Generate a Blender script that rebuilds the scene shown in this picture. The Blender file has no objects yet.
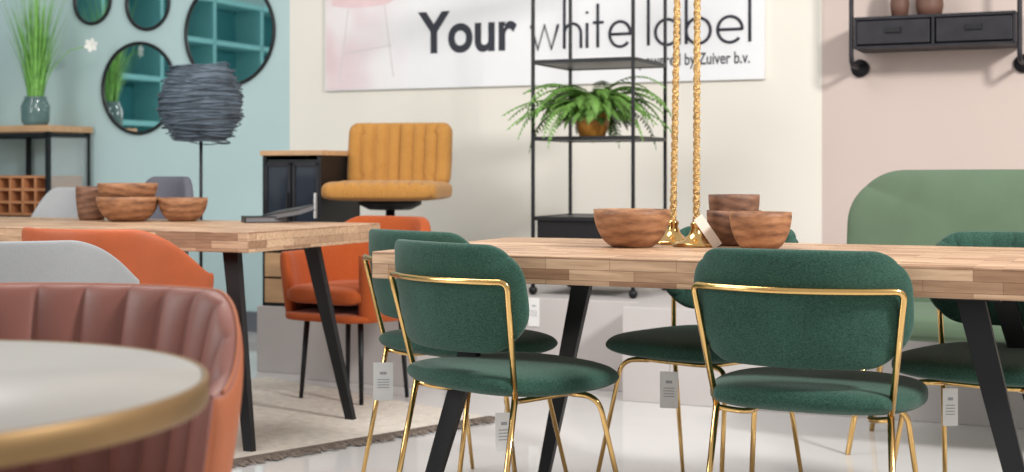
import bpy, bmesh, math, random
from math import sin, cos, pi, radians, sqrt
from mathutils import Vector, Matrix
random.seed(7)
SC = bpy.context.scene
COL = SC.collection
TH = radians(24)
U = Vector((cos(TH), -sin(TH))); V = Vector((sin(TH), cos(TH)))
def room(t, n, z=0.0):
    p = U*t + V*n
    return (p.x, p.y, z)

# ------------------------------------------------------------------ materials
def new_mat(name):
    m = bpy.data.materials.new(name); m.use_nodes = True
    nt = m.node_tree; b = nt.nodes["Principled BSDF"]
    return m, nt, b
def srgb(r, g, b):
    f = lambda c: (c/255/12.92) if c/255 <= .04045 else ((c/255+.055)/1.055)**2.4
    return (f(r), f(g), f(b), 1)
def mat(name, col, rough=.5, metal=0, var=.12, vscale=8, bump=0, bscale=60, sheen=0, trans=0, alpha=1, stretch=None, coat=0, spec=.5, emis=None):
    m, nt, b = new_mat(name)
    N = nt.nodes; L = nt.links
    tc = N.new("ShaderNodeTexCoord"); mp = N.new("ShaderNodeMapping")
    L.new(tc.outputs["Object"], mp.inputs[0])
    if stretch: mp.inputs["Scale"].default_value = stretch
    if var > 0:
        no = N.new("ShaderNodeTexNoise"); no.inputs["Scale"].default_value = vscale; no.inputs["Detail"].default_value = 4
        L.new(mp.outputs[0], no.inputs["Vector"])
        r = N.new("ShaderNodeValToRGB")
        r.color_ramp.elements[0].position = .3; r.color_ramp.elements[1].position = .7
        r.color_ramp.elements[0].color = (col[0]*(1-var), col[1]*(1-var), col[2]*(1-var), 1)
        r.color_ramp.elements[1].color = (min(1, col[0]*(1+var)), min(1, col[1]*(1+var)), min(1, col[2]*(1+var)), 1)
        L.new(no.outputs["Fac"], r.inputs[0]); L.new(r.outputs[0], b.inputs["Base Color"])
    else:
        b.inputs["Base Color"].default_value = col
    if bump > 0:
        n2 = N.new("ShaderNodeTexNoise"); n2.inputs["Scale"].default_value = bscale; n2.inputs["Detail"].default_value = 3
        L.new(mp.outputs[0], n2.inputs["Vector"])
        bp = N.new("ShaderNodeBump"); bp.inputs["Strength"].default_value = bump; bp.inputs["Distance"].default_value = .01
        L.new(n2.outputs["Fac"], bp.inputs["Height"]); L.new(bp.outputs[0], b.inputs["Normal"])
    b.inputs["Roughness"].default_value = rough; b.inputs["Metallic"].default_value = metal
    b.inputs["Sheen Weight"].default_value = sheen
    b.inputs["Transmission Weight"].default_value = trans
    b.inputs["Alpha"].default_value = alpha
    b.inputs["Coat Weight"].default_value = coat
    b.inputs["Specular IOR Level"].default_value = spec
    return m
def woven(name, c1, c2, rough=.9, scale=230, sheen=.12, bump=.22, spec=.2):
    """woven velvet: fine weave, threads of two tones"""
    m, nt, b = new_mat(name); N = nt.nodes; L = nt.links
    tc = N.new("ShaderNodeTexCoord")
    mp = N.new("ShaderNodeMapping"); mp.inputs["Scale"].default_value = (1, 1, 2.0); L.new(tc.outputs["Object"], mp.inputs[0])
    no = N.new("ShaderNodeTexNoise"); no.inputs["Scale"].default_value = scale; no.inputs["Detail"].default_value = 4; no.inputs["Roughness"].default_value = .6
    L.new(mp.outputs[0], no.inputs["Vector"])
    n2 = N.new("ShaderNodeTexNoise"); n2.inputs["Scale"].default_value = 7; n2.inputs["Detail"].default_value = 2; L.new(tc.outputs["Object"], n2.inputs["Vector"])
    ad = N.new("ShaderNodeMath"); ad.operation = 'MULTIPLY_ADD'; L.new(n2.outputs["Fac"], ad.inputs[0]); ad.inputs[1].default_value = .25
    L.new(no.outputs["Fac"], ad.inputs[2])
    r = N.new("ShaderNodeValToRGB"); r.color_ramp.elements[0].position = .45; r.color_ramp.elements[1].position = .80
    r.color_ramp.elements[0].color = c1; r.color_ramp.elements[1].color = c2
    L.new(ad.outputs[0], r.inputs[0]); L.new(r.outputs[0], b.inputs["Base Color"])
    bp = N.new("ShaderNodeBump"); bp.inputs["Strength"].default_value = bump; bp.inputs["Distance"].default_value = .003
    L.new(no.outputs["Fac"], bp.inputs["Height"]); L.new(bp.outputs[0], b.inputs["Normal"])
    b.inputs["Roughness"].default_value = rough; b.inputs["Sheen Weight"].default_value = sheen; b.inputs["Specular IOR Level"].default_value = spec
    return m
def turned_wood(name, c1, c2, c3):
    m, nt, b = new_mat(name); N = nt.nodes; L = nt.links
    tc = N.new("ShaderNodeTexCoord"); mp = N.new("ShaderNodeMapping"); mp.inputs["Rotation"].default_value = (.3, .5, .3); mp.inputs["Scale"].default_value = (1, 1, 3.5); L.new(tc.outputs["Object"], mp.inputs[0])
    wv = N.new("ShaderNodeTexWave"); wv.bands_direction = 'Z'; wv.inputs["Scale"].default_value = 4; wv.inputs["Distortion"].default_value = 5; wv.inputs["Detail"].default_value = 4; wv.inputs["Detail Scale"].default_value = 1.2
    L.new(mp.outputs[0], wv.inputs["Vector"])
    no = N.new("ShaderNodeTexNoise"); no.inputs["Scale"].default_value = 18; no.inputs["Detail"].default_value = 7; no.inputs["Roughness"].default_value = .65; L.new(mp.outputs[0], no.inputs["Vector"])
    ad = N.new("ShaderNodeMath"); ad.operation = 'MULTIPLY_ADD'; L.new(wv.outputs["Fac"], ad.inputs[0]); ad.inputs[1].default_value = .16; L.new(no.outputs["Fac"], ad.inputs[2])
    r = N.new("ShaderNodeValToRGB"); r.color_ramp.elements[0].position = .36; r.color_ramp.elements[0].color = c1
    r.color_ramp.elements[1].position = .8; r.color_ramp.elements[1].color = c3
    e = r.color_ramp.elements.new(.58); e.color = c2
    L.new(ad.outputs[0], r.inputs[0]); L.new(r.outputs[0], b.inputs["Base Color"]); b.inputs["Roughness"].default_value = .6
    return m
def plank_mat(name, c1, c2, mortar, bw=.35, rh=.045, rough=.45):
    m, nt, b = new_mat(name); N = nt.nodes; L = nt.links
    tc = N.new("ShaderNodeTexCoord"); sp = N.new("ShaderNodeSeparateXYZ"); L.new(tc.outputs["Object"], sp.inputs[0])
    sn = N.new("ShaderNodeSeparateXYZ"); L.new(tc.outputs["Normal"], sn.inputs[0])
    def absn(i):
        a = N.new("ShaderNodeMath"); a.operation = 'ABSOLUTE'; L.new(sn.outputs[i], a.inputs[0]); return a
    ax, az = absn(0), absn(2)
    def mixf(fac, a, b_):
        x = N.new("ShaderNodeMix"); x.data_type = 'FLOAT'; L.new(fac.outputs[0], x.inputs[0]); L.new(a, x.inputs[2]); L.new(b_, x.inputs[3]); return x
    mx1 = mixf(ax, sp.outputs[0], sp.outputs[1])
    mx2 = mixf(az, sp.outputs[2], sp.outputs[1])
    cb = N.new("ShaderNodeCombineXYZ"); L.new(mx1.outputs[0], cb.inputs[0]); L.new(mx2.outputs[0], cb.inputs[1])
    br = N.new("ShaderNodeTexBrick"); L.new(cb.outputs[0], br.inputs["Vector"])
    br.inputs["Scale"].default_value = 1; br.inputs["Brick Width"].default_value = bw; br.inputs["Row Height"].default_value = rh
    br.inputs["Mortar Size"].default_value = .0006; br.inputs["Mortar Smooth"].default_value = .3; br.offset = .37; br.squash = 1.0
    br.inputs["Color1"].default_value = c1; br.inputs["Color2"].default_value = c2; br.inputs["Mortar"].default_value = mortar
    mp = N.new("ShaderNodeMapping"); L.new(tc.outputs["Object"], mp.inputs[0]); mp.inputs["Scale"].default_value = (3.5, 45, 45)
    no = N.new("ShaderNodeTexNoise"); no.inputs["Scale"].default_value = 2; no.inputs["Detail"].default_value = 6; no.inputs["Distortion"].default_value = .6; L.new(mp.outputs[0], no.inputs["Vector"])
    mx = N.new("ShaderNodeMix"); mx.data_type = 'RGBA'; mx.blend_type = 'MULTIPLY'; mx.inputs[0].default_value = .75
    rp = N.new("ShaderNodeValToRGB"); rp.color_ramp.elements[0].position = .3; rp.color_ramp.elements[0].color = (.55, .49, .44, 1); rp.color_ramp.elements[1].position = .62; rp.color_ramp.elements[1].color = (1, 1, 1, 1)
    L.new(no.outputs["Fac"], rp.inputs[0]); L.new(br.outputs["Color"], mx.inputs[6]); L.new(rp.outputs[0], mx.inputs[7])
    L.new(mx.outputs[2], b.inputs["Base Color"]); b.inputs["Roughness"].default_value = rough
    return m

M = {}
M['white'] = mat("white_wall_paint", srgb(231, 226, 216), .9, var=.015, vscale=2)
M['blue'] = mat("blue_wall_paint", srgb(182, 206, 207), .9, var=.03, vscale=2)
M['pink'] = mat("pink_wall_paint", srgb(203, 186, 178), .9, var=.02, vscale=2)
M['teal'] = mat("teal_wall_paint", srgb(150, 184, 186), .8, var=.05)
M['tealdark'] = mat("teal_shelf_back", srgb(44, 118, 124), .6, var=.05)
M['teallight'] = mat("teal_shelf_frame", srgb(124, 192, 194), .6, var=.05)
M['base'] = mat("grey_baseboard", srgb(95, 98, 105), .6, var=.05)
M['floor'] = mat("glossy_pale_floor", srgb(212, 210, 208), .05, var=.04, vscale=1.5, bump=.008, bscale=3, spec=1.0)
M['plinth'] = mat("pale_grey_plinth", srgb(186, 180, 178), .6, var=.02)
M['table'] = plank_mat("oak_block_tabletop", srgb(216, 181, 148), srgb(156, 118, 90), srgb(116, 86, 64), .17, .026)
M['black'] = mat("black_metal", srgb(26, 27, 30), .45, .3, var=.1)
M['rackblack'] = mat("rack_black_metal", srgb(22, 22, 25), .4, .4, var=.05)
M['dglass'] = mat("dark_door_glass", srgb(46, 52, 62), .12, 0, var=.1, vscale=3)
M['greenv'] = woven("dark_green_velvet", srgb(24, 53, 45), srgb(56, 90, 77), bump=.22, sheen=.12)
M['green2'] = mat("sage_green_fabric", srgb(92, 110, 89), .9, var=.06, vscale=6, bump=.1, bscale=260, sheen=.08, spec=.2)
M['gold'] = mat("polished_brass", srgb(222, 182, 118), .16, 1, var=.05)
M['goldr'] = mat("rough_gold", srgb(198, 164, 112), .5, 1, var=.3, vscale=90, bump=.6, bscale=200)
M['orange'] = mat("burnt_orange_leather", srgb(170, 82, 42), .55, var=.1, vscale=10, bump=.08, bscale=80)
M['orangefab'] = woven("burnt_orange_velvet", srgb(152, 68, 28), srgb(180, 88, 42), bump=.12)
M['brownl'] = mat("dusty_mauve_brown_leather", srgb(132, 84, 74), .5, var=.08, vscale=8, bump=.03, bscale=70, spec=.4)
M['tan'] = mat("orange_brown_leather", srgb(158, 90, 58), .5, var=.08, vscale=8, bump=.03, bscale=70, spec=.4)
M['must'] = woven("ochre_velvet", srgb(158, 110, 50), srgb(188, 138, 74), bump=.2, sheen=.15)
M['greysh'] = mat("light_grey_fabric", srgb(148, 150, 152), .8, var=.06, bump=.15, bscale=150)
M['greydk'] = mat("dark_grey_fabric", srgb(88, 88, 98), .85, var=.08, bump=.15, bscale=150)
M['bowl'] = turned_wood("turned_acacia_wood", srgb(104, 68, 46), srgb(146, 100, 68), srgb(172, 126, 90))
M['bowl2'] = turned_wood("dark_turned_wood", srgb(86, 58, 44), srgb(118, 82, 62), srgb(146, 106, 82))
M['wood'] = mat("light_brown_wood", srgb(190, 152, 114), .5, var=.15, vscale=5, stretch=(1, 8, 8))
M['wood2'] = mat("rack_wood", srgb(196, 134, 92), .5, var=.15, vscale=5)
M['glass'] = mat("tinted_cabinet_glass", (.6, .68, .68, 1), .05, var=0, alpha=.25)
M['vaseg'] = mat("grey_green_glass", srgb(92, 120, 118), .12, var=.1, alpha=.9)
M['mirror'] = mat("mirror_silver", (.88, .93, .94, 1), .01, 1, var=0)
M['fern'] = mat("fern_green", srgb(104, 146, 66), .6, var=.45, vscale=12)
M['grass'] = mat("grass_green", srgb(122, 180, 86), .6, var=.3, vscale=20)
M['pot'] = mat("amber_pot", srgb(200, 138, 62), .4, var=.15)
M['soil'] = mat("soil", srgb(50, 36, 28), .9, var=.3, vscale=40)
M['shade'] = mat("slate_lamp_gauze", srgb(88, 100, 112), .9, var=.4, vscale=14)
M['shadei'] = mat("slate_lamp_lining", srgb(96, 108, 120), .9, var=.25, vscale=14, alpha=.85)
M['signw'] = mat("sign_white", srgb(236, 236, 238), .6, var=.01)
M['ink'] = mat("sign_ink", srgb(40, 42, 54), .6, var=0)
M['tag'] = mat("price_tag_card", srgb(226, 226, 224), .6, var=.02)
M['cream'] = mat("cream_paper_tag", srgb(226, 216, 204), .7, var=.03)
M['tagp'] = mat("price_tag_print", srgb(160, 162, 166), .6, var=.0)
M['string'] = mat("tag_string", srgb(210, 205, 195), .8, var=0)
M['stone'] = mat("pale_stone_top", srgb(162, 158, 153), .4, var=.05, vscale=5)
M['rimg'] = mat("brushed_brass_rim", srgb(142, 114, 78), .45, .8, var=.1)
M['rug'] = mat("beige_rug_pile", srgb(208, 200, 189), .95, var=.12, vscale=30, bump=.6, bscale=90)
M['fringe'] = mat("brown_rug_fringe", srgb(120, 108, 98), .95, var=.4, vscale=60)
M['shelfm'] = mat("blackened_shelf_metal", srgb(46, 45, 50), .5, .5, var=.2, vscale=15)
M['vaseb'] = mat("brown_stoneware", srgb(108, 76, 64), .6, var=.2)
M['petal'] = mat("white_petal", srgb(232, 232, 226), .6, var=.02)
M['paper'] = mat("black_booklet_cover", srgb(30, 34, 38), .4, var=.1)
M['pages'] = mat("booklet_pages", srgb(110, 110, 114), .8, var=.02)

# ------------------------------------------------------------------ helpers
def link(o, parent=None):
    COL.objects.link(o)
    if parent: o.parent = parent
    return o
def top(name, label, cat, loc=(0, 0, 0), rz=0, group=None):
    e = bpy.data.objects.new(name, None); e.empty_display_size = .1
    COL.objects.link(e); e.location = loc; e.rotation_euler = (0, 0, rz)
    e["label"] = label; e["category"] = cat
    if group: e["group"] = group
    return e
def mesh(name, vs, fs, m, parent=None, smooth=True, weld=False, auto=None):
    me = bpy.data.meshes.new(name)
    bm = bmesh.new()
    bv = [bm.verts.new(v) for v in vs]
    for f in fs:
        if len(set(f)) >= 3:
            try: bm.faces.new([bv[i] for i in f])
            except ValueError: pass
    if weld: bmesh.ops.remove_doubles(bm, verts=bm.verts, dist=1e-5)
    bmesh.ops.recalc_face_normals(bm, faces=bm.faces)
    for f in bm.faces: f.smooth = smooth
    bm.to_mesh(me); bm.free()
    for mm in (m if isinstance(m, (list, tuple)) else [m]): me.materials.append(mm)
    o = bpy.data.objects.new(name, me)
    return link(o, parent)
def boxes(name, lst, m, parent=None, bev=0.0):
    """one part made of several boxes: (cx,cy,cz,sx,sy,sz[,rz])"""
    bm = bmesh.new()
    for bx in lst:
        cx, cy, cz, sx, sy, sz = bx[:6]; rz = bx[6] if len(bx) > 6 else 0
        mt = Matrix.Translation((cx, cy, cz)) @ Matrix.Rotation(rz, 4, 'Z') @ Matrix.Diagonal((sx, sy, sz, 1))
        bmesh.ops.create_cube(bm, size=1, matrix=mt)
    if bev > 0:
        bmesh.ops.bevel(bm, geom=list(bm.edges), offset=bev, segments=2, affect='EDGES', profile=.6)
    me = bpy.data.meshes.new(name); bm.to_mesh(me); bm.free()
    me.materials.append(m)
    return link(bpy.data.objects.new(name, me), parent)
def fillet(pts, fr, n=7):
    pts = [Vector(p) for p in pts]
    if fr <= 0 or len(pts) < 3: return pts
    out = [pts[0]]
    for i in range(1, len(pts)-1):
        a, b, c = pts[i-1], pts[i], pts[i+1]
        d = min(fr, (a-b).length*.48, (c-b).length*.48)
        p0 = b+(a-b).normalized()*d; p2 = b+(c-b).normalized()*d
        for k in range(n+1):
            t = k/n; out.append(p0*(1-t)**2+b*2*t*(1-t)+p2*t*t)
    out.append(pts[-1]); return out
def tube_geo(pts, r, seg=10, r2=None, closed=False):
    pts = [Vector(p) for p in pts]; n = len(pts); vs = []; fs = []
    tang = []
    for i in range(n):
        if closed: t = pts[(i+1) % n]-pts[i-1]
        else: t = pts[min(i+1, n-1)]-pts[max(i-1, 0)]
        tang.append(t.normalized())
    up = Vector((0, 0, 1)) if abs(tang[0].z) < .9 else Vector((1, 0, 0))
    x = tang[0].cross(up).normalized()
    for i in range(n):
        x = (x-tang[i]*x.dot(tang[i])).normalized(); y = tang[i].cross(x)
        rr = r if r2 is None else r+(r2-r)*i/(n-1)
        for k in range(seg):
            a = 2*pi*k/seg; vs.append(pts[i]+x*rr*cos(a)+y*rr*sin(a))
    m = n if closed else n-1
    for i in range(m):
        for k in range(seg):
            fs.append((i*seg+k, i*seg+(k+1) % seg, ((i+1) % n)*seg+(k+1) % seg, ((i+1) % n)*seg+k))
    if not closed:
        fs.append(tuple(range(seg))[::-1]); fs.append(tuple((n-1)*seg+k for k in range(seg)))
    return vs, fs
def join(geos):
    vs = []; fs = []
    for v, f in geos:
        o = len(vs); vs += list(v); fs += [tuple(i+o for i in ff) for ff in f]
    return vs, fs
def tube(name, pts, r, m, parent=None, fr=.04, seg=10, r2=None, closed=False):
    v, f = tube_geo(fillet(pts, fr), r, seg, r2, closed)
    return mesh(name, v, f, m, parent)
def lathe_geo(prof, seg=40, c=(0, 0, 0), sx=1, sy=1):
    vs = []; fs = []; n = len(prof)
    for (r, z) in prof:
        for k in range(seg):
            a = 2*pi*k/seg; vs.append((c[0]+r*cos(a)*sx, c[1]+r*sin(a)*sy, c[2]+z))
    for i in range(n-1):
        for k in range(seg):
            fs.append((i*seg+k, i*seg+(k+1) % seg, (i+1)*seg+(k+1) % seg, (i+1)*seg+k))
    return vs, fs
def lathe(name, prof, m, parent=None, seg=40, c=(0, 0, 0)):
    v, f = lathe_geo([(max(r, 1e-6), z) for r, z in prof], seg, c)
    return mesh(name, v, f, m, parent, weld=True)
def prism_leg(name, p0, p1, w0, w1, m, parent):
    """rectangular tapered bar from p0 (top) to p1 (foot)"""
    vs = []
    for p, w in ((p0, w0), (p1, w1)):
        for sx, sy in ((-1, -1), (1, -1), (1, 1), (-1, 1)):
            vs.append((p[0]+sx*w[0]/2, p[1]+sy*w[1]/2, p[2]))
    fs = [(0, 1, 2, 3), (7, 6, 5, 4)]+[(i, i+4, (i+1) % 4+4, (i+1) % 4) for i in range(4)]
    return mesh(name, vs, fs, m, parent, smooth=False)
def pad(name, hx, hy, t, m, parent, k=.25, p=4, nx=32, ny=32, ribs=0, amp=0, mapf=None, flatbot=1.0, rc=0, rcb=None, g=.5, rexp=.4):
    """soft rounded pad; (x,y) plan, h thickness; rc = corner radius; mapf(x,y,h)->xyz"""
    vs = []; fs = []
    if rcb is None: rcb = rc
    for side in (1, -1):
        for j in range(ny+1):
            b = sin((-1+2*j/ny)*pi/2)
            for i in range(nx+1):
                s = -1+2*i/nx
                a = sin(s*pi/2) if not ribs else (.3*sin(s*pi/2)+.7*s)
                pr = (max(0, 1-abs(a)**p)*max(0, 1-abs(b)**p))**(1/p)
                tt = t; grow = 0
                if ribs:
                    bmp = abs(sin(ribs*pi*(a+1)/2))**rexp-.7
                    if side == 1: tt = t+amp*bmp
                    grow = amp*g*bmp*abs(b)**6
                h = side*pr*tt*(1 if side == 1 else flatbot)
                x0, y0 = hx*a, hy*b
                q = max(abs(a), abs(b)); R_ = rc if b > 0 else rcb
                if R_ > 0 and q > 1e-6:
                    X, Y = hx*abs(a)/q, hy*abs(b)/q
                    ex, ey = X-(hx-R_), Y-(hy-R_)
                    if ex > 0 and ey > 0:
                        ll = sqrt(ex*ex+ey*ey); X = hx-R_+ex/ll*R_; Y = hy-R_+ey/ll*R_
                    x0, y0 = math.copysign(X*q, a), math.copysign(Y*q, b)
                x = x0*sqrt(1-k*b*b); y = (y0+math.copysign(grow, b))*sqrt(1-k*a*a)
                vs.append(mapf(x, y, h) if mapf else (x, y, h))
    o = (nx+1)*(ny+1)
    for s in (0, 1):
        for j in range(ny):
            for i in range(nx):
                q = s*o+j*(nx+1)+i
                fs.append((q, q+1, q+nx+2, q+nx+1) if s == 0 else (q, q+nx+1, q+nx+2, q+1))
    return mesh(name, vs, fs, m, parent, weld=True)
def shell(name, rx, ry, A, z0, ztop, th, m, parent, flare=0.15, ribs=0, amp=0, na=72, pw=.4, sq=2, outer=None):
    """wrap-around upholstered shell; angle 0 is the back (-Y); sq>2 squares the plan"""
    vs = []; fs = []; Mx = 36; oi = []
    if ribs: na = ribs*14
    for i in range(na+1):
        s = -1+2*i/na; a = A*s
        zt = ztop(abs(s)); zl = z0
        e = (abs(s)-.9)/.1
        sc = sqrt(max(.0, 1-e*e)) if e > 0 else 1
        sc = max(sc, .08)
        bmp = (abs(sin(ribs*pi*(s+1)/2))**.6-.7) if ribs else 0
        g = (abs(sin(a))**sq+abs(cos(a))**sq)**(-1/sq)
        for k in range(Mx):
            q = 2*pi*k/Mx
            cx = math.copysign(abs(cos(q))**pw, cos(q)); cz = math.copysign(abs(sin(q))**pw, sin(q))
            z = (zl+zt)/2+cz*(zt-zl)/2
            off = cx*th/2*sc
            if ribs and cx < .0: off -= amp*bmp*abs(cx)**.5
            fl = flare*(z-z0)
            vs.append(((rx+off+fl)*g*sin(a), -(ry+off+fl)*g*cos(a), z))
    for i in range(na):
        for k in range(Mx):
            fs.append((i*Mx+k, i*Mx+(k+1) % Mx, (i+1)*Mx+(k+1) % Mx, (i+1)*Mx+k))
            oi.append(1 if (k < 7 or k >= 27) else 0)
    fs.append(tuple(range(Mx))); fs.append(tuple(na*Mx+k for k in range(Mx)))
    o = mesh(name, vs, fs, [m, outer] if outer else m, parent)
    if outer:
        for p in o.data.polygons:
            if p.index < len(oi): p.material_index = oi[p.index]
    return o
def kids(o):
    return [c for c in COL.objects if c.parent == o]
def copy_thing(root, loc, rz, label=None):
    n = root.copy(); COL.objects.link(n); n.location = loc; n.rotation_euler = (0, 0, rz)
    if label: n["label"] = label
    def rec(a, b):
        for c in kids(a):
            d = c.copy(); COL.objects.link(d); d.parent = b; rec(c, d)
    rec(root, n)
    return n
def smooth01(x): x = max(0, min(1, x)); return x*x*(3-2*x)

# ------------------------------------------------------------------ room shell
WN = 7.138
def wall_panel(t0, t1):
    vs = []
    for nn in (WN, WN+.12):
        for t, z in ((t0, 0), (t1, 0), (t1, 3.3), (t0, 3.3)): vs.append(room(t, nn, z))
    fs = [(0, 1, 2, 3), (7, 6, 5, 4), (0, 4, 5, 1), (1, 5, 6, 2), (2, 6, 7, 3), (3, 7, 4, 0)]
    return vs, fs
v, f = join([wall_panel(-9.3, -4.64), wall_panel(-4.64, -1.454), wall_panel(-1.454, 4.0)])
wb = mesh("wall_back", v, f, [M['blue'], M['white'], M['pink']], smooth=False)
for i, p in enumerate(wb.data.polygons): p.material_index = i//6
wb["kind"] = "structure"
def slab(name, t0, t1, n0, n1, z0, z1, m):
    vs = [room(t, n, z) for z in (z0, z1) for t, n in ((t0, n0), (t1, n0), (t1, n1), (t0, n1))]
    fs = [(3, 2, 1, 0), (4, 5, 6, 7), (0, 1, 5, 4), (1, 2, 6, 5), (2, 3, 7, 6), (3, 0, 4, 7)]
    o = mesh(name, vs, fs, m, smooth=False); o["kind"] = "structure"; return o
slab("wall_left", -9.42, -9.3, -2, WN+.12, 0, 3.3, M['teal'])
slab("floor", -9.42, 4.0, -2, WN+.12, -.1, 0, M['floor'])
slab("baseboard_back", -9.3, -4.64, WN-.015, WN, 0, .12, M['base'])
slab("baseboard_right", -4.64, 4.0, WN-.012, WN, 0, .08, M['white'])

# ------------------------------------------------------------------ display plinths
def plinth(t0, t1, n0, n1, h, z0=0, label="pale grey display plinth standing by the wall"):
    c = room((t0+t1)/2, (n0+n1)/2, z0)
    o = boxes("display_plinth", [(0, 0, h/2, t1-t0, n1-n0, h)], M['plinth'], None, .004)
    o.location = c; o.rotation_euler = (0, 0, -TH)
    o["label"] = label; o["category"] = "display plinth"; return o
TP = .466*U.x - 5.93*.4067
plinth(TP, .9, 5.61, 6.9, .4, label="low pale grey plinth behind the green bench")
plinth(TP-.95, TP-.005, 5.84, 6.9, .4, label="low pale grey plinth carrying the black open rack")
plinth(-3.90, -3.545, 5.71, 6.15, .32, label="low pale grey plinth carrying the black cabinet")
plinth(-3.54, -2.95, 5.58, 6.5, .42, label="pale grey plinth under the mustard swivel chair")

# ------------------------------------------------------------------ tables
def dining_table(name, label, L, W, loc, it, ib, wt, wf):
    e = top(name, label, "table", loc, -TH)
    boxes("tabletop", [(0, 0, .7245, L, W, .071)], M['table'], e, .003)
    for sx in (-1, 1):
        for sy in (-1, 1):
            lg = prism_leg("leg", (sx*(L/2-it), sy*wt, .69), (sx*(L/2-ib), sy*wf, 0), (.062, .03), (.036, .025), M['black'], e)
            boxes("leg_mount", [(sx*(L/2-it), sy*(wt-.02), .685, .14, .14, .008)], M['black'], lg)
    return e
dining_table("dining_table", "block-patterned oak dining table with slanted black metal legs", 1.8, .9, (.635, 3.745, 0), .30, .12, .35, .44)
dining_table("dining_table", "block-patterned oak dining table with slanted black legs, on a rug", 2.0, .9, (-1.615, 5.51, 0.009), .20, .07, .26, .34)

# ------------------------------------------------------------------ green dining chairs
def green_chair():
    e = top("dining_chair", "", "chair", group="dark green velvet chairs around the oak table")
    def ms(x, y, h):
        tp = 1-.10*(-y/.22)*.5
        return (x*tp, y, .452+h+.012*(y/.22)**2*(1 if y < 0 else .0))
    pad("seat", .248, .235, .037, M['greenv'], e, k=.36, p=3.4, mapf=ms, flatbot=.9)
    R = .36
    def mb(x, z, h):
        a = x/R
        tilt = (z)*.16
        return ((R-h)*sin(a), .12-(R-h)*cos(a)-tilt, .668+z)
    pad("backrest", .266, .133, .027, M['greenv'], e, k=.07, p=4.2, mapf=mb, rc=.085, rcb=.115, nx=140, ribs=9, amp=.009, g=0, rexp=.5)
    Rh = R+.037
    zc = .712; yc = .12-.16*(zc-.665)
    amax = .219/R
    seg = 14
    arcp = [(Rh*sin(-amax+2*amax*i/seg), yc-Rh*cos(-amax+2*amax*i/seg), zc) for i in range(seg+1)]
    lx, ly, _ = arcp[0]
    lx -= .010; ly += .006
    S = (.198, -.150, .43)
    v, f = tube_geo(fillet([(-S[0], S[1], S[2]), (lx, ly, zc)]+arcp[1:-1]+[(-lx, ly, zc), S], .045), .0078, 10)
    mesh("back_frame", v, f, M['gold'], e)
    for sx in (-1, 1):
        tube("leg", [(sx*S[0], S[1], S[2]+.004), (sx*.222, -.235, 0)], .0080, M['gold'], e, r2=.0065)
    for sx in (-1, 1):
        tube("leg", [(sx*.10, .10, .408), (sx*.185, .135, .405), (sx*.225, .225, 0)], .0085, M['gold'], e, fr=.05, r2=.0065)
    tube("seat_rail", [(-S[0], S[1], .425), (-.14, -.10, .41), (-.12, .12, .41), (.12, .12, .41), (.14, -.10, .41), (S[0], S[1], .425)], .007, M['gold'], e, fr=.06)
    return e
ch = green_chair()
ch["label"] = "dark green velvet chair with brass tube frame, turned sideways"
ch.location = (-.005, 3.58, 0); ch.rotation_euler = (0, 0, -radians(50))
copy_thing(ch, (-.14, 4.26, 0), -radians(47), "dark green velvet chair with brass frame at the table's end")
copy_thing(ch, (.718, 3.30, 0), -radians(25), "dark green velvet chair with brass frame, its back to the viewer")
copy_thing(ch, (.560, 4.20, 0), -radians(222), "dark green velvet chair pushed under the table's far side")
copy_thing(ch, (1.295, 3.76, 0), -radians(218), "dark green channel-backed velvet chair facing the viewer across the table")

# ------------------------------------------------------------------ sage bench
e = top("upholstered_bench", "sage green two-seat bench with a rounded high back and brass legs", "bench", (1.79, 4.86, 0), -TH+pi)
pad("backrest", .66, .275, .058, M['green2'], e, k=.03, p=3.6, mapf=lambda x, z, h: (x, -.22-h-.12*z, .705+z), nx=64, rc=.20, rcb=.10)
pad("seat", .64, .27, .055, M['green2'], e, k=.03, p=4, mapf=lambda x, y, h: (x, y+.07, .445+h), nx=64, rc=.12)
for sx in (-1, 1):
    tube("back_support", [(sx*.38, -.08, .38), (sx*.38, -.2, .39), (sx*.38, -.235, .6)], .011, M['gold'], e)
    for sy in (-1, 1):
        tube("leg", [(sx*.5, .07+sy*.17, .40), (sx*.56, .07+sy*.24, 0)], .012, M['gold'], e, r2=.009)

# ------------------------------------------------------------------ tub armchairs
def tub_chair(name, label, seatm, shellm, loc, a, legm, hback=.80, harm=.64, A=118, rx=.275, ry=.26, ribs=0, amp=0, th=.05, z0=.37, s0=.25, s1=.85, seat_z=.43, seat_t=.045, piping=None, flare=.15, sq=2, splay=.065, rc=0, outer=None, pw=.4, sy_=.03):
    e = top(name, label, "chair", loc, -radians(a))
    def zt(s): return harm+(hback-harm)*(1-smooth01((s-s0)/(s1-s0)))
    bk = shell("backrest", rx, ry, radians(A), z0, zt, th, shellm, e, ribs=ribs, amp=amp, flare=flare, sq=sq, outer=outer, pw=pw)
    if piping:
        pts = []
        for i in range(97):
            s = -.96+1.92*i/96; aa = radians(A)*s; z = zt(abs(s))-.001; q = th/2*.35+flare*(z-z0)
            pts.append(((rx+q)*sin(aa), -(ry+q)*cos(aa), z))
        v, f = tube_geo(pts, .003, 8); mesh("piping", v, f, piping, bk)
    pad("seat", rx-.02, ry+.01, seat_t, seatm, e, k=.32 if not rc else .04, p=3.5 if not rc else 5, mapf=lambda x, y, h: (x, y+sy_, seat_z+h), rc=rc)
    pad("seat_base", rx-.01, ry, .02, shellm, e, k=.3 if not rc else .04, p=6, mapf=lambda x, y, h: (x, y+.01, .365+h), rc=rc)
    for sx in (-1, 1):
        for sy in (-1, 1):
            tube("leg", [(sx*(rx-.10), sy*(ry-.10), .355), (sx*(rx-.10+splay), sy*(ry-.10+splay), 0)], .013, legm, e, r2=.009)
    return e
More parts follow.
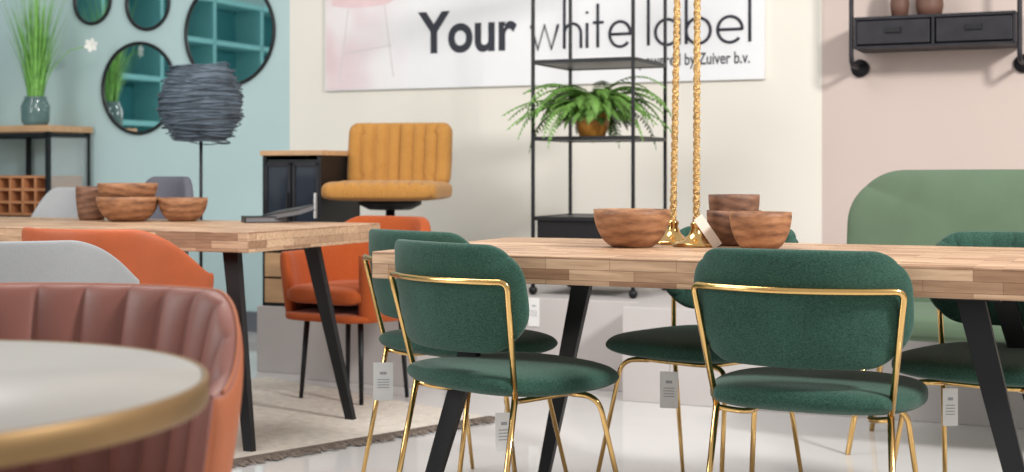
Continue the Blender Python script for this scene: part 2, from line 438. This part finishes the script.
tub_chair("armchair", "burnt orange tub chair tucked under the oak table", M['orangefab'], M['orange'], (-1.30, 4.70, 0), 24, M['black'], hback=.79, harm=.63, rx=.245, ry=.25, s0=.36, s1=.95)
tub_chair("armchair", "burnt orange velvet armchair with slim black legs", M['orangefab'], M['orangefab'], (-.675, 5.99, 0), 213, M['black'], hback=.775, harm=.63, A=138, rx=.245, ry=.235, s0=.22, s1=.62, th=.055, seat_z=.455, seat_t=.04, sq=2.7, splay=.02, rc=.10, flare=.10, z0=.35, sy_=.0)
tub_chair("armchair", "light grey upholstered tub chair beside the oak table", M['greysh'], M['greysh'], (-1.31, 3.74, 0), 8, M['black'], hback=.80, harm=.68, A=105, th=.035, rx=.255, s0=.45, s1=1.0)
tub_chair("armchair", "light grey chair on the table's far side", M['greysh'], M['greysh'], (-2.10, 6.17, 0), 200, M['black'], hback=.90, harm=.66, A=80, rx=.18, ry=.2, th=.04)
tub_chair("armchair", "dark grey chair with rounded back behind the wooden bowls", M['greydk'], M['greydk'], (-1.67, 6.12, 0), 205, M['black'], hback=.95, harm=.7, A=75, rx=.18, ry=.2, th=.05)
tub_chair("armchair", "brown leather tub chair with vertical channel stitching", M['brownl'], M['brownl'], (-.75, 2.0, 0), 184, M['black'], hback=.787, harm=.66, A=98, rx=.295, ry=.22, ribs=15, amp=.014, th=.055, s0=.5, s1=1.0, piping=M['tan'], outer=M['tan'], pw=.6)

# ------------------------------------------------------------------ round table
e = top("round_table", "round side table with a grey-beige top and muted brass rim", "table", (-.712, 1.44, 0))
lathe("tabletop", [(0, .728), (.384, .728), (.384, .7505), (0, .7505)], M['stone'], e, 96)
lathe("table_rim", [(.382, .722), (.390, .722), (.391, .725), (.391, .749), (.389, .7512), (.386, .7512), (.385, .7498)], M['rimg'], e, 96)
lathe("pedestal", [(0, 0), (.24, 0), (.24, .012), (.05, .03), (.035, .06), (.03, .35), (.035, .68), (.12, .727), (0, .727)], M['rimg'], e, 48)

# ------------------------------------------------------------------ rug
e = top("rug", "beige woven rug with a brown fringe under the oak table", "rug", (-1.48, 5.195, 0), radians(44.5))
boxes("rug_pile", [(0, 0, .0045, 2.4, 1.5, .009)], M['rug'], e)
gs = []
for i in range(520):
    x = -1.2+2.4*i/519; l = random.uniform(.05, .10)
    w = .0035; dx = random.uniform(-.018, .018)
    gs.append(([(x-w, -.745, .010), (x+w, -.745, .010), (x+w+dx, -.75-l, .005), (x-w+dx, -.75-l, .005), (x+dx*.5, -.75-l*.5, .016)], [(0, 1, 4), (1, 2, 4), (2, 3, 4), (3, 0, 4)]))
v, f = join(gs); fr_ = mesh("fringe", v, f, M['fringe'], e, smooth=False); fr_["kind"] = "stuff"

# ------------------------------------------------------------------ bowls
def bowl(label, loc, r, h, m, foot=.55, group=None, thick=.010):
    e = top("wooden_bowl", label, "bowl", loc, random.random()*6, group)
    pr = [(0, 0), (r*foot, 0)]
    for i in range(1, 10):
        t = i/9; pr.append((r*(foot+(1-foot)*sin(t*pi/2)**.8), h*(t**1.25)))
    rr = r-thick
    pr += [(rr, h)]
    for i in range(1, 9):
        t = 1-i/9; pr.append((max(.001, rr*(foot+(1-foot)*sin(t*pi/2)**.8)*(1 if t > .12 else .8)), max(.012, h*(t**1.25))))
    pr += [(0, .012)]
    lathe("bowl_body", pr, m, e, 48)
    return e
TZ = .7605
GB = "turned wooden bowls on the oak tables"
bowl("wide turned wooden bowl on the oak table", (.336, 3.92, TZ), .108, .105, M['bowl'], .5, GB)
bowl("deep dark wooden bowl on the table", (.636, 4.01, TZ), .078, .10, M['bowl2'], .7, GB)
bowl("dark wooden bowl stacked in another bowl", (.636, 4.01, TZ+.055), .073, .09, M['bowl2'], .75, GB)
bowl("brown turned wooden bowl beside the stacked bowls", (.680, 3.83, TZ), .085, .10, M['bowl'], .55, GB)
TZ2 = .770
bowl("deep wooden bowl on the rug-side oak table", (-1.76, 5.86, TZ2), .065, .14, M['bowl2'], .75, GB)
bowl("large turned wooden bowl under another bowl", (-1.565, 5.70, TZ2), .125, .10, M['bowl'], .5, GB)
bowl("wooden bowl stacked inside a larger bowl", (-1.565, 5.70, TZ2+.07), .12, .085, M['bowl'], .6, GB)
bowl("small turned wooden bowl on the oak table", (-1.345, 5.72, TZ2), .10, .095, M['bowl'], .5, GB)

# black booklets
for i, (x, y, rz, tilt, z) in enumerate([(-.99, 5.60, .3, .0, TZ2), (-.89, 5.60, -.35, .16, TZ2+.026)]):
    e = top("booklet", "black-covered booklet lying on the oak table", "booklet", (x, y, z), rz, "black booklets on the oak table")
    e.rotation_euler = (tilt*.8, -tilt, rz)
    boxes("cover", [(0, 0, .0015, .17, .13, .003), (0, 0, .0225, .17, .13, .003), (-.084, 0, .012, .003, .13, .024)], M['paper'], e)
    boxes("pages", [(0, 0, .012, .162, .124, .018)], M['pages'], e)

# ------------------------------------------------------------------ candlesticks
def candlestick(label, x, y, lean):
    e = top("candlestick", label, "candlestick", (x, y, TZ), 0, "twisted gold candlesticks on the oak table")
    e.rotation_euler = (0, lean, 0)
    lathe("base", [(0, 0), (.064, 0), (.066, .005), (.060, .010), (.038, .018), (.022, .032), (.014, .052), (.016, .058), (.017, .064), (.011, .07), (0, .072)], M['gold'], e, 40)
    vs = []; fs = []; n = 560; sg = 16; H = .84; w1 = 0
    for i in range(n+1):
        z = .068+H*i/n; tw = 2*pi*z/.07+.5*sin(z*31)
        w1 = .85*w1+random.uniform(-.0004, .0004)
        for k in range(sg):
            a = 2*pi*k/sg; r = .0090+w1+.0016*cos(3*(a-tw))+random.uniform(-.0004, .0004)
            vs.append((r*cos(a), r*sin(a), z))
    for i in range(n):
        for k in range(sg): fs.append((i*sg+k, i*sg+(k+1) % sg, (i+1)*sg+(k+1) % sg, (i+1)*sg+k))
    mesh("twisted_stem", vs, fs, M['goldr'], e)
    lathe("candle_cup", [(0, .90), (.012, .905), (.028, .92), (.03, .95), (.026, .95), (.024, .925), (0, .922)], M['gold'], e, 32)
candlestick("tall twisted gold candlestick with a round foot, beside the wooden bowl", .470, 4.09, .018)
candlestick("tall twisted gold candlestick with a round foot and paper tag", .520, 3.95, .004)

# ------------------------------------------------------------------ price tags
def ptag(x, y, z, rz, label, w=.05, h=.095, tilt=0, s=.03, roll=0, m='tag', prt=True):
    e = top("price_tag", label, "price tag", (x, y, z), rz, "paper price tags")
    e.rotation_euler = (tilt, roll, rz)
    boxes("tag_card", [(0, 0, -h/2, w, .0015, h)], M[m], e)
    if prt: boxes("tag_print", [(0, -.001, -h*.45-i*.008, w*.6, .0006, .0025) for i in range(4)]+[(0, -.001, -h*.28, w*.35, .0006, .008)], M['tagp'], e)
    if s: tube("tag_string", [(0, 0, -.006), (.004, 0, s*.5), (0, .0, s)], .0009, M['string'], e, seg=5)
ptag(-.392, 4.26, .39, .1, "white price tag hanging from a green chair's brass leg", w=.06, h=.115)
ptag(.452, 4.03, .395, -.2, "white price tag hanging from a green chair seat", w=.052, h=.105)
ptag(1.165, 3.72, .395, 0, "white price tag hanging from a green chair seat", w=.04, h=.10)
ptag(-.02, 3.46, .375, .3, "white price tag hanging under a green chair seat", w=.045, h=.095)
q = room(-2.49, 5.837, .43-.005)
ptag(q[0], q[1], .40, -TH, "white price card fixed to the display plinth", w=.055, h=.13, s=0)
ptag(.515, 3.88, .845, .15, "slim cream paper tag leaning against a gold candlestick", w=.028, h=.10, tilt=.0, s=0, roll=-.62, m='cream', prt=False)

# ------------------------------------------------------------------ open rack with fern
rk = room(.545*U.x-6.3*.4067, .545*.4067+6.3*V.y, .4)
e = top("shelving_rack", "tall open black metal rack on castors standing on a plinth", "rack", rk, -TH)
W_, D_ = .49, .47
for (x, y) in ((0, 0), (-W_, 0), (0, D_), (-W_, D_)):
    boxes("post", [(x, y, .9, .014, .014, 1.72)], M['rackblack'], e)
    lathe("castor", [(0, 0), (.012, .002), (.02, .012), (.02, .03), (.01, .04), (0, .04)], M['rackblack'], e, 16, (x, y, 0))
for z in (.10, .355, .725, 1.08, 1.74):
    boxes("shelf", [(-W_/2, D_/2, z, W_, D_, .010), (-W_/2, 0, z, W_, .018, .018), (-W_/2, D_, z, W_, .018, .018), (0, D_/2, z, .018, D_, .018), (-W_, D_/2, z, .018, D_, .018)], M['rackblack'], e)
boxes("drawer", [(-W_/2, D_/2, .30, W_-.03, D_-.03, .09)], M['rackblack'], e, .002)
fx = Vector((rk[0], rk[1])) + U*(-W_/2-.01) + V*(D_/2-.08)
fz = .4+.725+.010
e = top("potted_fern", "bushy green fern in an amber pot on the black rack", "plant", (fx.x, fx.y, fz), 0)
lathe("pot", [(0, 0), (.060, 0), (.080, .06), (.086, .125), (.078, .125), (.072, .1), (0, .1)], M['pot'], e, 32)
lathe("soil", [(0, .1), (.073, .102)], M['soil'], e, 24)
gs = []
for i in range(150):
    az = random.uniform(0, 2*pi); ln = random.uniform(.20, .50); up = random.uniform(.35, 1.5); dz = Vector((cos(az), sin(az), 0))
    if dz.y < -.75: ln *= .65
    P = []; p = Vector((random.uniform(-.03, .03), random.uniform(-.03, .03), .11)); el = up
    n = 22; cv = random.uniform(.5, 1.5); sw = random.uniform(-.5, .5)
    for k in range(n+1):
        P.append(p.copy()); dzz = Vector((cos(az+sw*k/n), sin(az+sw*k/n), 0))
        p = p+(dzz*cos(el)+Vector((0, 0, sin(el))))*(ln/n); el -= (up+cv)/n*1.05
    vs = []; fs = []
    side = Vector((-dz.y, dz.x, 0))
    for k in range(1, n):
        t = k/n; wl = random.uniform(.034, .050)*sin(pi*min(1, t*.9+.12))**.8
        for s in (-1, 1):
            b = P[k]; d = (P[k+1]-P[k-1]).normalized(); tip = b+side*s*wl+d*wl*.35+Vector((0, 0, -.010))
            o_ = len(vs); vs += [b-d*.0055, b+d*.0055, (b+tip)/2+d*.0072, tip, (b+tip)/2-d*.005]
            fs += [(o_, o_+1, o_+2, o_+3, o_+4)]
    gs.append((vs, fs)); gs.append(tube_geo(P[::2], .0015, 4))
v, f = join(gs); mesh("foliage", v, f, M['fern'], e, smooth=False)

# ------------------------------------------------------------------ black cabinet on plinth
c = room(-3.88, 5.73, .32)
e = top("cabinet", "small black cabinet with glass doors, wood top and wooden drawers", "cabinet", c, -TH)
cw, cd, chh = .33, .37, .73
boxes("body", [(.01, cd/2, chh/2, .02, cd, chh), (cw-.01, cd/2, chh/2, .02, cd, chh), (cw/2, cd-.01, chh/2, cw, .02, chh), (cw/2, cd/2, .01, cw, cd, .02), (cw/2, cd/2, .27, cw-.02, cd-.02, .02), (cw/2, cd/2, chh-.03, cw-.02, cd-.02, .02)], M['black'], e)
boxes("cabinet_top", [(cw/2, cd/2, chh+.012, cw+.02, cd+.02, .024)], M['wood'], e, .002)
for j in (0, 1):
    cx = cw*(.26+.48*j); dw = cw*.45
    d_ = boxes("door", [(cx-dw/2+.008, .006, .49, .016, .016, .41), (cx+dw/2-.008, .006, .49, .016, .016, .41), (cx, .006, .687, dw, .016, .016), (cx, .006, .293, dw, .016, .016)], M['shelfm'], e)
    boxes("door_glass", [(cx, .008, .49, dw-.02, .004, .39)], M['dglass'], d_)
    boxes("handle", [(cx+dw*.42, -.010, .49, .008, .016, .12)], M['tag'] if j else M['shelfm'], d_)
for i in range(2):
    d_ = boxes("drawer", [(cw/2, .004, .075+i*.125, cw-.03, .018, .115)], M['wood'], e, .002)
    boxes("knob", [(cw/2, -.012, .075+i*.125, .06, .012, .01)], M['black'], d_)

# ------------------------------------------------------------------ mustard swivel chair
p = room(-3.25, 5.87, .42)
e = top("swivel_chair", "mustard velvet swivel chair with channel stitching, on a plinth", "chair", p, -radians(188))
pad("seat", .275, .25, .046, M['must'], e, k=.02, p=5, nx=162, ribs=9, amp=.018, g=.2, mapf=lambda x, y, h: (x, y+.04, .460+h), rc=.06)
Rm = .8
pad("backrest", .262, .158, .040, M['must'], e, k=.02, p=5, nx=144, ribs=8, amp=.024, rc=.045, g=.2,
    mapf=lambda x, z, h: ((Rm-h)*sin(x/Rm), .57-(Rm-h)*cos(x/Rm)-.18*z, .635+z))
tube("back_support", [(0, 0, .40), (0, -.24, .40), (0, -.29, .56)], .016, M['black'], e)
lathe("seat_plate", [(0, .37), (.1, .37), (.15, .395), (.15, .415), (0, .415)], M['black'], e)
lathe("pedestal", [(0, 0), (.2, 0), (.2, .012), (.03, .03), (.022, .05), (.022, .375), (0, .375)], M['black'], e)

# ------------------------------------------------------------------ wall sign
tc_ = (-4.377-1.745)/2; sw = 2.63; z0, z1 = 1.45, 2.22
p = room(tc_, WN-.0125, 0)
sg = top("wall_sign", "large white printed banner sign with dark lettering on the wall", "sign", p, -TH)
boxes("sign_panel", [(0, 0, (z0+z1)/2, sw, .024, z1-z0)], M['signw'], sg)
m, nt, b = new_mat("pastel_print"); N = nt.nodes; L = nt.links
tc = N.new("ShaderNodeTexCoord"); sp = N.new("ShaderNodeSeparateXYZ"); L.new(tc.outputs["Object"], sp.inputs[0])
mr = N.new("ShaderNodeMapRange"); mr.inputs[1].default_value = -1.28; mr.inputs[2].default_value = -.70; L.new(sp.outputs[0], mr.inputs[0])
no = N.new("ShaderNodeTexNoise"); no.inputs["Scale"].default_value = 4.0; no.inputs["Detail"].default_value = 1; L.new(tc.outputs["Object"], no.inputs[0])
rr = N.new("ShaderNodeValToRGB"); rr.color_ramp.elements[0].position = .40; rr.color_ramp.elements[0].color = srgb(226, 202, 205); rr.color_ramp.elements[1].position = .62; rr.color_ramp.elements[1].color = srgb(234, 226, 226)
L.new(no.outputs[0], rr.inputs[0])
mx = N.new("ShaderNodeMix"); mx.data_type = 'RGBA'; L.new(mr.outputs[0], mx.inputs[0]); L.new(rr.outputs[0], mx.inputs[6]); mx.inputs[7].default_value = srgb(236, 236, 238)
L.new(mx.outputs[2], b.inputs["Base Color"]); b.inputs["Roughness"].default_value = .6
boxes("printed_picture", [(-1.0, -.0128, (z0+z1)/2, .62, .001, z1-z0-.01)], m, sg)
M['pk'] = mat("print_pink", srgb(230, 202, 204), .7, var=.08)
M['pk2'] = mat("print_line", srgb(216, 208, 208), .7, var=.04)
def printed(name, polys, m):
    gs = [([(x, -.0136, z) for x, z in pl], [tuple(range(len(pl)))]) for pl in polys]
    v, f = join(gs); mesh(name, v, f, m, sg, smooth=False)
printed("printed_shape", [[(-1.27, 1.95), (-1.19, 1.935), (-1.05, 1.93), (-.90, 1.942), (-.84, 1.97), (-.80, 2.2), (-1.27, 2.2)]], M['pk'])
printed("printed_lines", [[(-1.16, 1.93), (-1.152, 1.93), (-1.212, 1.50), (-1.22, 1.50)], [(-.92, 1.94), (-.912, 1.94), (-.852, 1.52), (-.86, 1.52)], [(-1.2, 1.66), (-.87, 1.70), (-.87, 1.707), (-1.2, 1.667)]], M['pk2'])
def text(name, s, size, x, z, m, parent, width=None, off=0.0, y=-.0135, shear=0):
    cu = bpy.data.curves.new(name, 'FONT'); cu.body = s; cu.size = size; cu.offset = off; cu.extrude = .0006; cu.shear = shear
    to = bpy.data.objects.new(name+"_tmp", cu); COL.objects.link(to)
    bpy.context.view_layer.update()
    dg = bpy.context.evaluated_depsgraph_get()
    me = bpy.data.meshes.new_from_object(to.evaluated_get(dg)); bpy.data.objects.remove(to)
    xs = [v.co.x for v in me.vertices]; w0 = max(xs)-min(xs); k = (width/w0) if width else 1; mn = min(xs)
    for v in me.vertices: v.co = Vector(((v.co.x-mn)*k+x, y-v.co.z, v.co.y+z))
    me.materials.clear(); me.materials.append(m)
    return link(bpy.data.objects.new(name, me), parent)
text("bold_lettering", "Your", .325, -3.757-tc_, 1.655, M['ink'], sg, width=.62, off=.008)
text("small_lettering", "powered by Zuiver b.v.", .088, -2.42-tc_, 1.535, M['ink'], sg, width=.60, off=.001)
def arc(cx, cy, rx, ry, a0, a1, n=22): return [(cx+rx*cos(radians(a0+(a1-a0)*i/n)), cy+ry*sin(radians(a0+(a1-a0)*i/n))) for i in range(n+1)]
G = {
 'w': (1.36, [[(0, 1), (.34, 0), (.68, 1), (1.02, 0), (1.36, 1)]]),
 'h': (.82, [[(0, 2.1), (0, 0)], [(0, .5)]+arc(.41, .58, .41, .42, 180, 0)+[(.82, 0)]]),
 'i': (.0, [[(0, 1), (0, 0)], [(0, 1.38), (0, 1.46)]]),
 't': (.5, [[(.22, 1.75), (.22, 0)], [(0, 1), (.5, 1)]]),
 'e': (1, [[(0, .5), (1, .5)]+arc(.5, .5, .5, .5, 0, 318, 40)]),
 'l': (0, [[(0, 2.1), (0, 0)]]),
 'a': (1, [arc(.5, .5, .5, .5, 0, 360, 40), [(1, 1), (1, 0)]]),
 'b': (1, [[(0, 2.1), (0, 0)], arc(.5, .5, .5, .5, 0, 360, 40)]),
}
def mono(word, x0, x1, zb, xh, name):
    gap = .30; tot = sum(G[c_][0] for c_ in word)+gap*(len(word)-1); k = (x1-x0)/tot
    gs = []; cx = 0
    for c_ in word:
        for st in G[c_][1]:
            pts = [(x0+(cx+a)*k, -.0128, zb+b_*xh) for a, b_ in st]
            gs.append(tube_geo(pts, .0088, 6))
        cx += G[c_][0]+gap
    v, f = join(gs); return mesh(name, v, f, M['ink'], sg)
mono("white", -3.05-tc_, -2.47-tc_, 1.645, .135, "thin_lettering")
mono("label", -2.37-tc_, -1.82-tc_, 1.645, .135, "thin_lettering")

# ------------------------------------------------------------------ mirrors
def mirror(px_t, z, r, label):
    p = room(px_t, WN-.012, z)
    e = top("round_mirror", label, "mirror", p, -TH, "round black-framed mirrors on the blue wall")
    ring = [(r*cos(2*pi*i/72), 0, r*sin(2*pi*i/72)) for i in range(72)]
    v, f = tube_geo(ring, .011, 10, closed=True); mesh("mirror_frame", v, f, M['black'], e)
    vs = [(0, .002, 0)]+[(r*cos(2*pi*i/72), .002, r*sin(2*pi*i/72)) for i in range(72)]
    mesh("mirror_glass", vs, [(0, i+1, (i+1) % 72+1) for i in range(72)], M['mirror'], e, smooth=False)
mirror(-5.07, 1.826, .325, "large round mirror with a thin black frame")
mirror(-5.76, 1.50, .285, "medium round mirror with a thin black frame")
mirror(-5.69, 2.035, .165, "small round mirror with a thin black frame")
mirror(-6.13, 2.07, .145, "small round mirror beside the others")

# teal shelving along left wall (seen in the mirrors)
p = room(-9.29, 2.4, 0)
e = top("shelving_unit", "tall teal open shelving unit against the teal wall", "shelf", p, -TH)
boxes("frame", [(.18, -2.2+i*.88, 1.4, .36, .05, 2.8) for i in range(6)], M['teallight'], e)
boxes("shelves", [(.18, 0, .1+i*.45, .36, 4.4, .05) for i in range(7)], M['teallight'], e)
boxes("back_panel", [(.01, 0, 1.4, .02, 4.4, 2.8)], M['tealdark'], e)

# ------------------------------------------------------------------ glass display cabinet + vase of grass
def w2r(X, Y): return (X*U.x-Y*.4067, X*.4067+Y*V.y)
p = room(*w2r(-2.86, 8.63), 0)
e = top("display_cabinet", "black metal and glass cabinet with wooden top and bottle rack", "cabinet", p, -TH)
w, d, h = 1.0, .38, 1.26
boxes("frame", [(x, y, h/2, .025, .025, h-.04) for x in (-.0125, -w+.0125, -.5) for y in (.0125, d-.0125)]+[(-w/2, y, z, w, .025, .025) for y in (.0125, d-.0125) for z in (.1, .68, 1.2)]+[(x, d/2, z, .025, d, .025) for x in (-.0125, -w+.0125) for z in (.1, .68, 1.2)], M['black'], e)
boxes("cabinet_top", [(-w/2, d/2, h-.02, w+.03, d+.02, .04)], M['wood'], e, .003)
boxes("shelf", [(-w/2, d/2, .69, w-.03, d-.03, .015), (-w/2, d/2, .11, w-.03, d-.03, .015)], M['black'], e)
boxes("bottle_rack", [(-w/2, d/2, z, w-.05, d-.08, .014) for z in (.705, .78, .86, .94)]+[(-.04-i*.102, d/2, .82, .014, d-.08, .24) for i in range(10)], M['wood2'], e)
boxes("glass_panel", [(-.006, d/2, .94, .004, d-.05, .5)], M['glass'], e)
boxes("glass_panel", [(-.006, d/2, .4, .004, d-.05, .55)], M['glass'], e)
vp = room(*w2r(-2.98, 8.75), 1.26)
e = top("vase_of_grass", "grey-green glass vase with tall green grass on the cabinet", "plant", vp)
lathe("vase", [(0, 0), (.07, 0), (.085, .03), (.088, .12), (.065, .17), (.07, .18), (.062, .18), (.055, .16), (0, .16)], M['vaseg'], e, 32)
gs = []
for i in range(260):
    az = random.uniform(0, 2*pi); r0 = random.uniform(0, .05); lean = random.uniform(.0, .26)**1.1; hh = random.uniform(.36, .80)
    b0 = Vector((r0*cos(az), r0*sin(az), .15)); dr = Vector((cos(az), sin(az), 0)); sd = Vector((-sin(az), cos(az), 0))*.006
    vs = []; fs = []
    for k in range(7):
        t = k/6; q = b0+dr*lean*t**1.5+Vector((0, 0, hh*t)); ww = (1-t*.9)
        vs += [q-sd*ww, q+sd*ww]
    for k in range(6): fs.append((2*k, 2*k+1, 2*k+3, 2*k+2))
    gs.append((vs, fs))
v, f = join(gs); mesh("grass", v, f, M['grass'], e, smooth=False)
v, f = tube_geo([(0.02, 0, .15), (.10, -.0, .35), (.22, -.02, .47), (.36, -.03, .50)], .003, 5)
mesh("flower_stem", v, f, M['grass'], e)
gs = []
for i in range(6):
    a = i*pi/3+.3; c0 = Vector((.36, -.03, .50))
    d1 = Vector((cos(a), -.3, sin(a))); d2 = Vector((-sin(a), 0, cos(a)))
    gs.append(([c0, c0+d1*.02+d2*.015, c0+d1*.036+d2*.012, c0+d1*.046, c0+d1*.036-d2*.012, c0+d1*.02-d2*.015], [(0, 1, 2, 3, 4, 5)]))
v, f = join(gs); mesh("flower", v, f, M['petal'], e, smooth=False)

# ------------------------------------------------------------------ floor lamp
e = top("floor_lamp", "floor lamp with a rippled gauzy slate-blue shade on a slim stem", "lamp", (-1.50, 6.75, 0))
gs = []
def prof(t): return .085+.112*sin(pi*(.10+.76*t**.9))
for i in range(64):
    t = i/63; z = 1.12+.36*t; r = prof(t); ph = random.uniform(0, 6.3); am = random.uniform(.003, .014); nn = random.choice((2, 3, 4, 5)); p2 = random.uniform(0, 6.3)
    pts = [((r+am*cos(nn*a+ph))*cos(a), (r+am*cos(nn*a+ph))*sin(a), z+am*1.3*sin(a*random.choice((1,))+p2)+am*.5*sin(3*a+ph)) for a in [2*pi*k/40 for k in range(40)]]
    gs.append(tube_geo(pts, .003, 5, closed=True))
v, f = join(gs)
sh = mesh("lamp_shade", v, f, M['shade'], e)
lathe("shade_lining", [(prof(i/14)-.005, 1.12+.36*i/14) for i in range(15)], M['shadei'], sh, 40)
tube("pole", [(0, 0, .02), (0, 0, 1.46)], .008, M['black'], e)
lathe("base", [(0, 0), (.14, 0), (.14, .015), (.02, .025), (0, .025)], M['black'], e)

# ------------------------------------------------------------------ industrial wall shelf
p = room(-1.245, 6.87, 0)
e = top("wall_shelf", "blackened metal wall shelf with two drawers on pipe brackets", "shelf", p, -TH)
w = .74; d = WN-6.87-.002
boxes("shelf_body", [(w/2, d/2, 1.712, w, d, .014), (w/2, d/2, 1.572, w, d, .012), (.006, d/2, 1.64, .012, d, .14), (w-.006, d/2, 1.64, .012, d, .14), (w/2, d/2, 1.64, .012, d, .14), (w/2, d-.006, 1.64, w, .012, .14)], M['shelfm'], e)
for i in range(2):
    d_ = boxes("drawer", [(w*.25+i*w*.5, .002, 1.642, w*.5-.03, .015, .112)], M['shelfm'], e, .003)
    boxes("handle", [(w*.25+i*w*.5, -.014, 1.65, .07, .008, .022), (w*.25+i*w*.5-.03, -.008, 1.65, .01, .012, .03), (w*.25+i*w*.5+.03, -.008, 1.65, .01, .012, .03)], M['black'], d_)
for x in (-.016, w+.016):
    br_ = tube("pipe_bracket", [(x, d-.01, 2.08), (x, .02, 2.08), (x, .02, 1.49), (x, d-.01, 1.49)], .0115, M['shelfm'], e, fr=.05)
    for z in (2.08, 1.49):
        v, f = lathe_geo([(1e-6, 0), (.045, 0), (.045, .012), (.018, .018), (.018, .045), (1e-6, .045)], 24)
        mesh("pipe_flange", [(x+a, d-.001-c_, z+b_) for a, b_, c_ in v], f, M['shelfm'], br_, weld=True)
def vase(x, y, r, h, lab):
    q = U*x+V*y
    e = top("vase", lab, "vase", (p[0]+q.x, p[1]+q.y, 1.7195), 0, "brown vases on the wall shelf")
    lathe("vase_body", [(0, 0), (r*.85, 0), (r, h*.3), (r*.95, h*.7), (r*.6, h*.92), (r*.62, h), (r*.5, h), (0, h*.5)], M['vaseb'], e, 32)
vase(.20, .11, .045, .19, "slim brown stoneware vase on the wall shelf")
vase(.34, .11, .065, .16, "round brown stoneware vase on the wall shelf")

# ------------------------------------------------------------------ light
def area(name, loc, target, size, energy, color=(1, 1, 1)):
    l = bpy.data.lights.new(name, 'AREA'); l.energy = energy; l.size = size; l.color = color
    o = bpy.data.objects.new(name, l); COL.objects.link(o); o.location = loc
    o.rotation_euler = (Vector(target)-Vector(loc)).to_track_quat('-Z', 'Y').to_euler(); return o
area("key_light", (3.2, 1.6, 3.3), (-.6, 6.5, .8), .6, 255, (1, .98, .945))
area("ceiling_light", (-1.0, 4.2, 3.3), (-1.0, 4.6, 0), 1.6, 70, (1, .985, .96))
area("window_light", (-4.5, 2.5, 2.6), (0, 5, .8), 2.2, 100, (1, 1, 1))
w = bpy.data.worlds.new("world"); SC.world = w; w.use_nodes = True
w.node_tree.nodes["Background"].inputs[0].default_value = (1, .985, .965, 1)
w.node_tree.nodes["Background"].inputs[1].default_value = .60

# ------------------------------------------------------------------ camera
cam = bpy.data.cameras.new("camera"); co = bpy.data.objects.new("camera", cam); COL.objects.link(co)
co.location = (0, 0, .97); co.rotation_euler = (pi/2, 0, 0)
cam.sensor_width = 36; cam.lens = 49.2; cam.shift_y = -.0625
cam.dof.use_dof = True; cam.dof.focus_distance = 3.5; cam.dof.aperture_fstop = 4.2
SC.camera = co
SC.view_settings.view_transform = 'Standard'
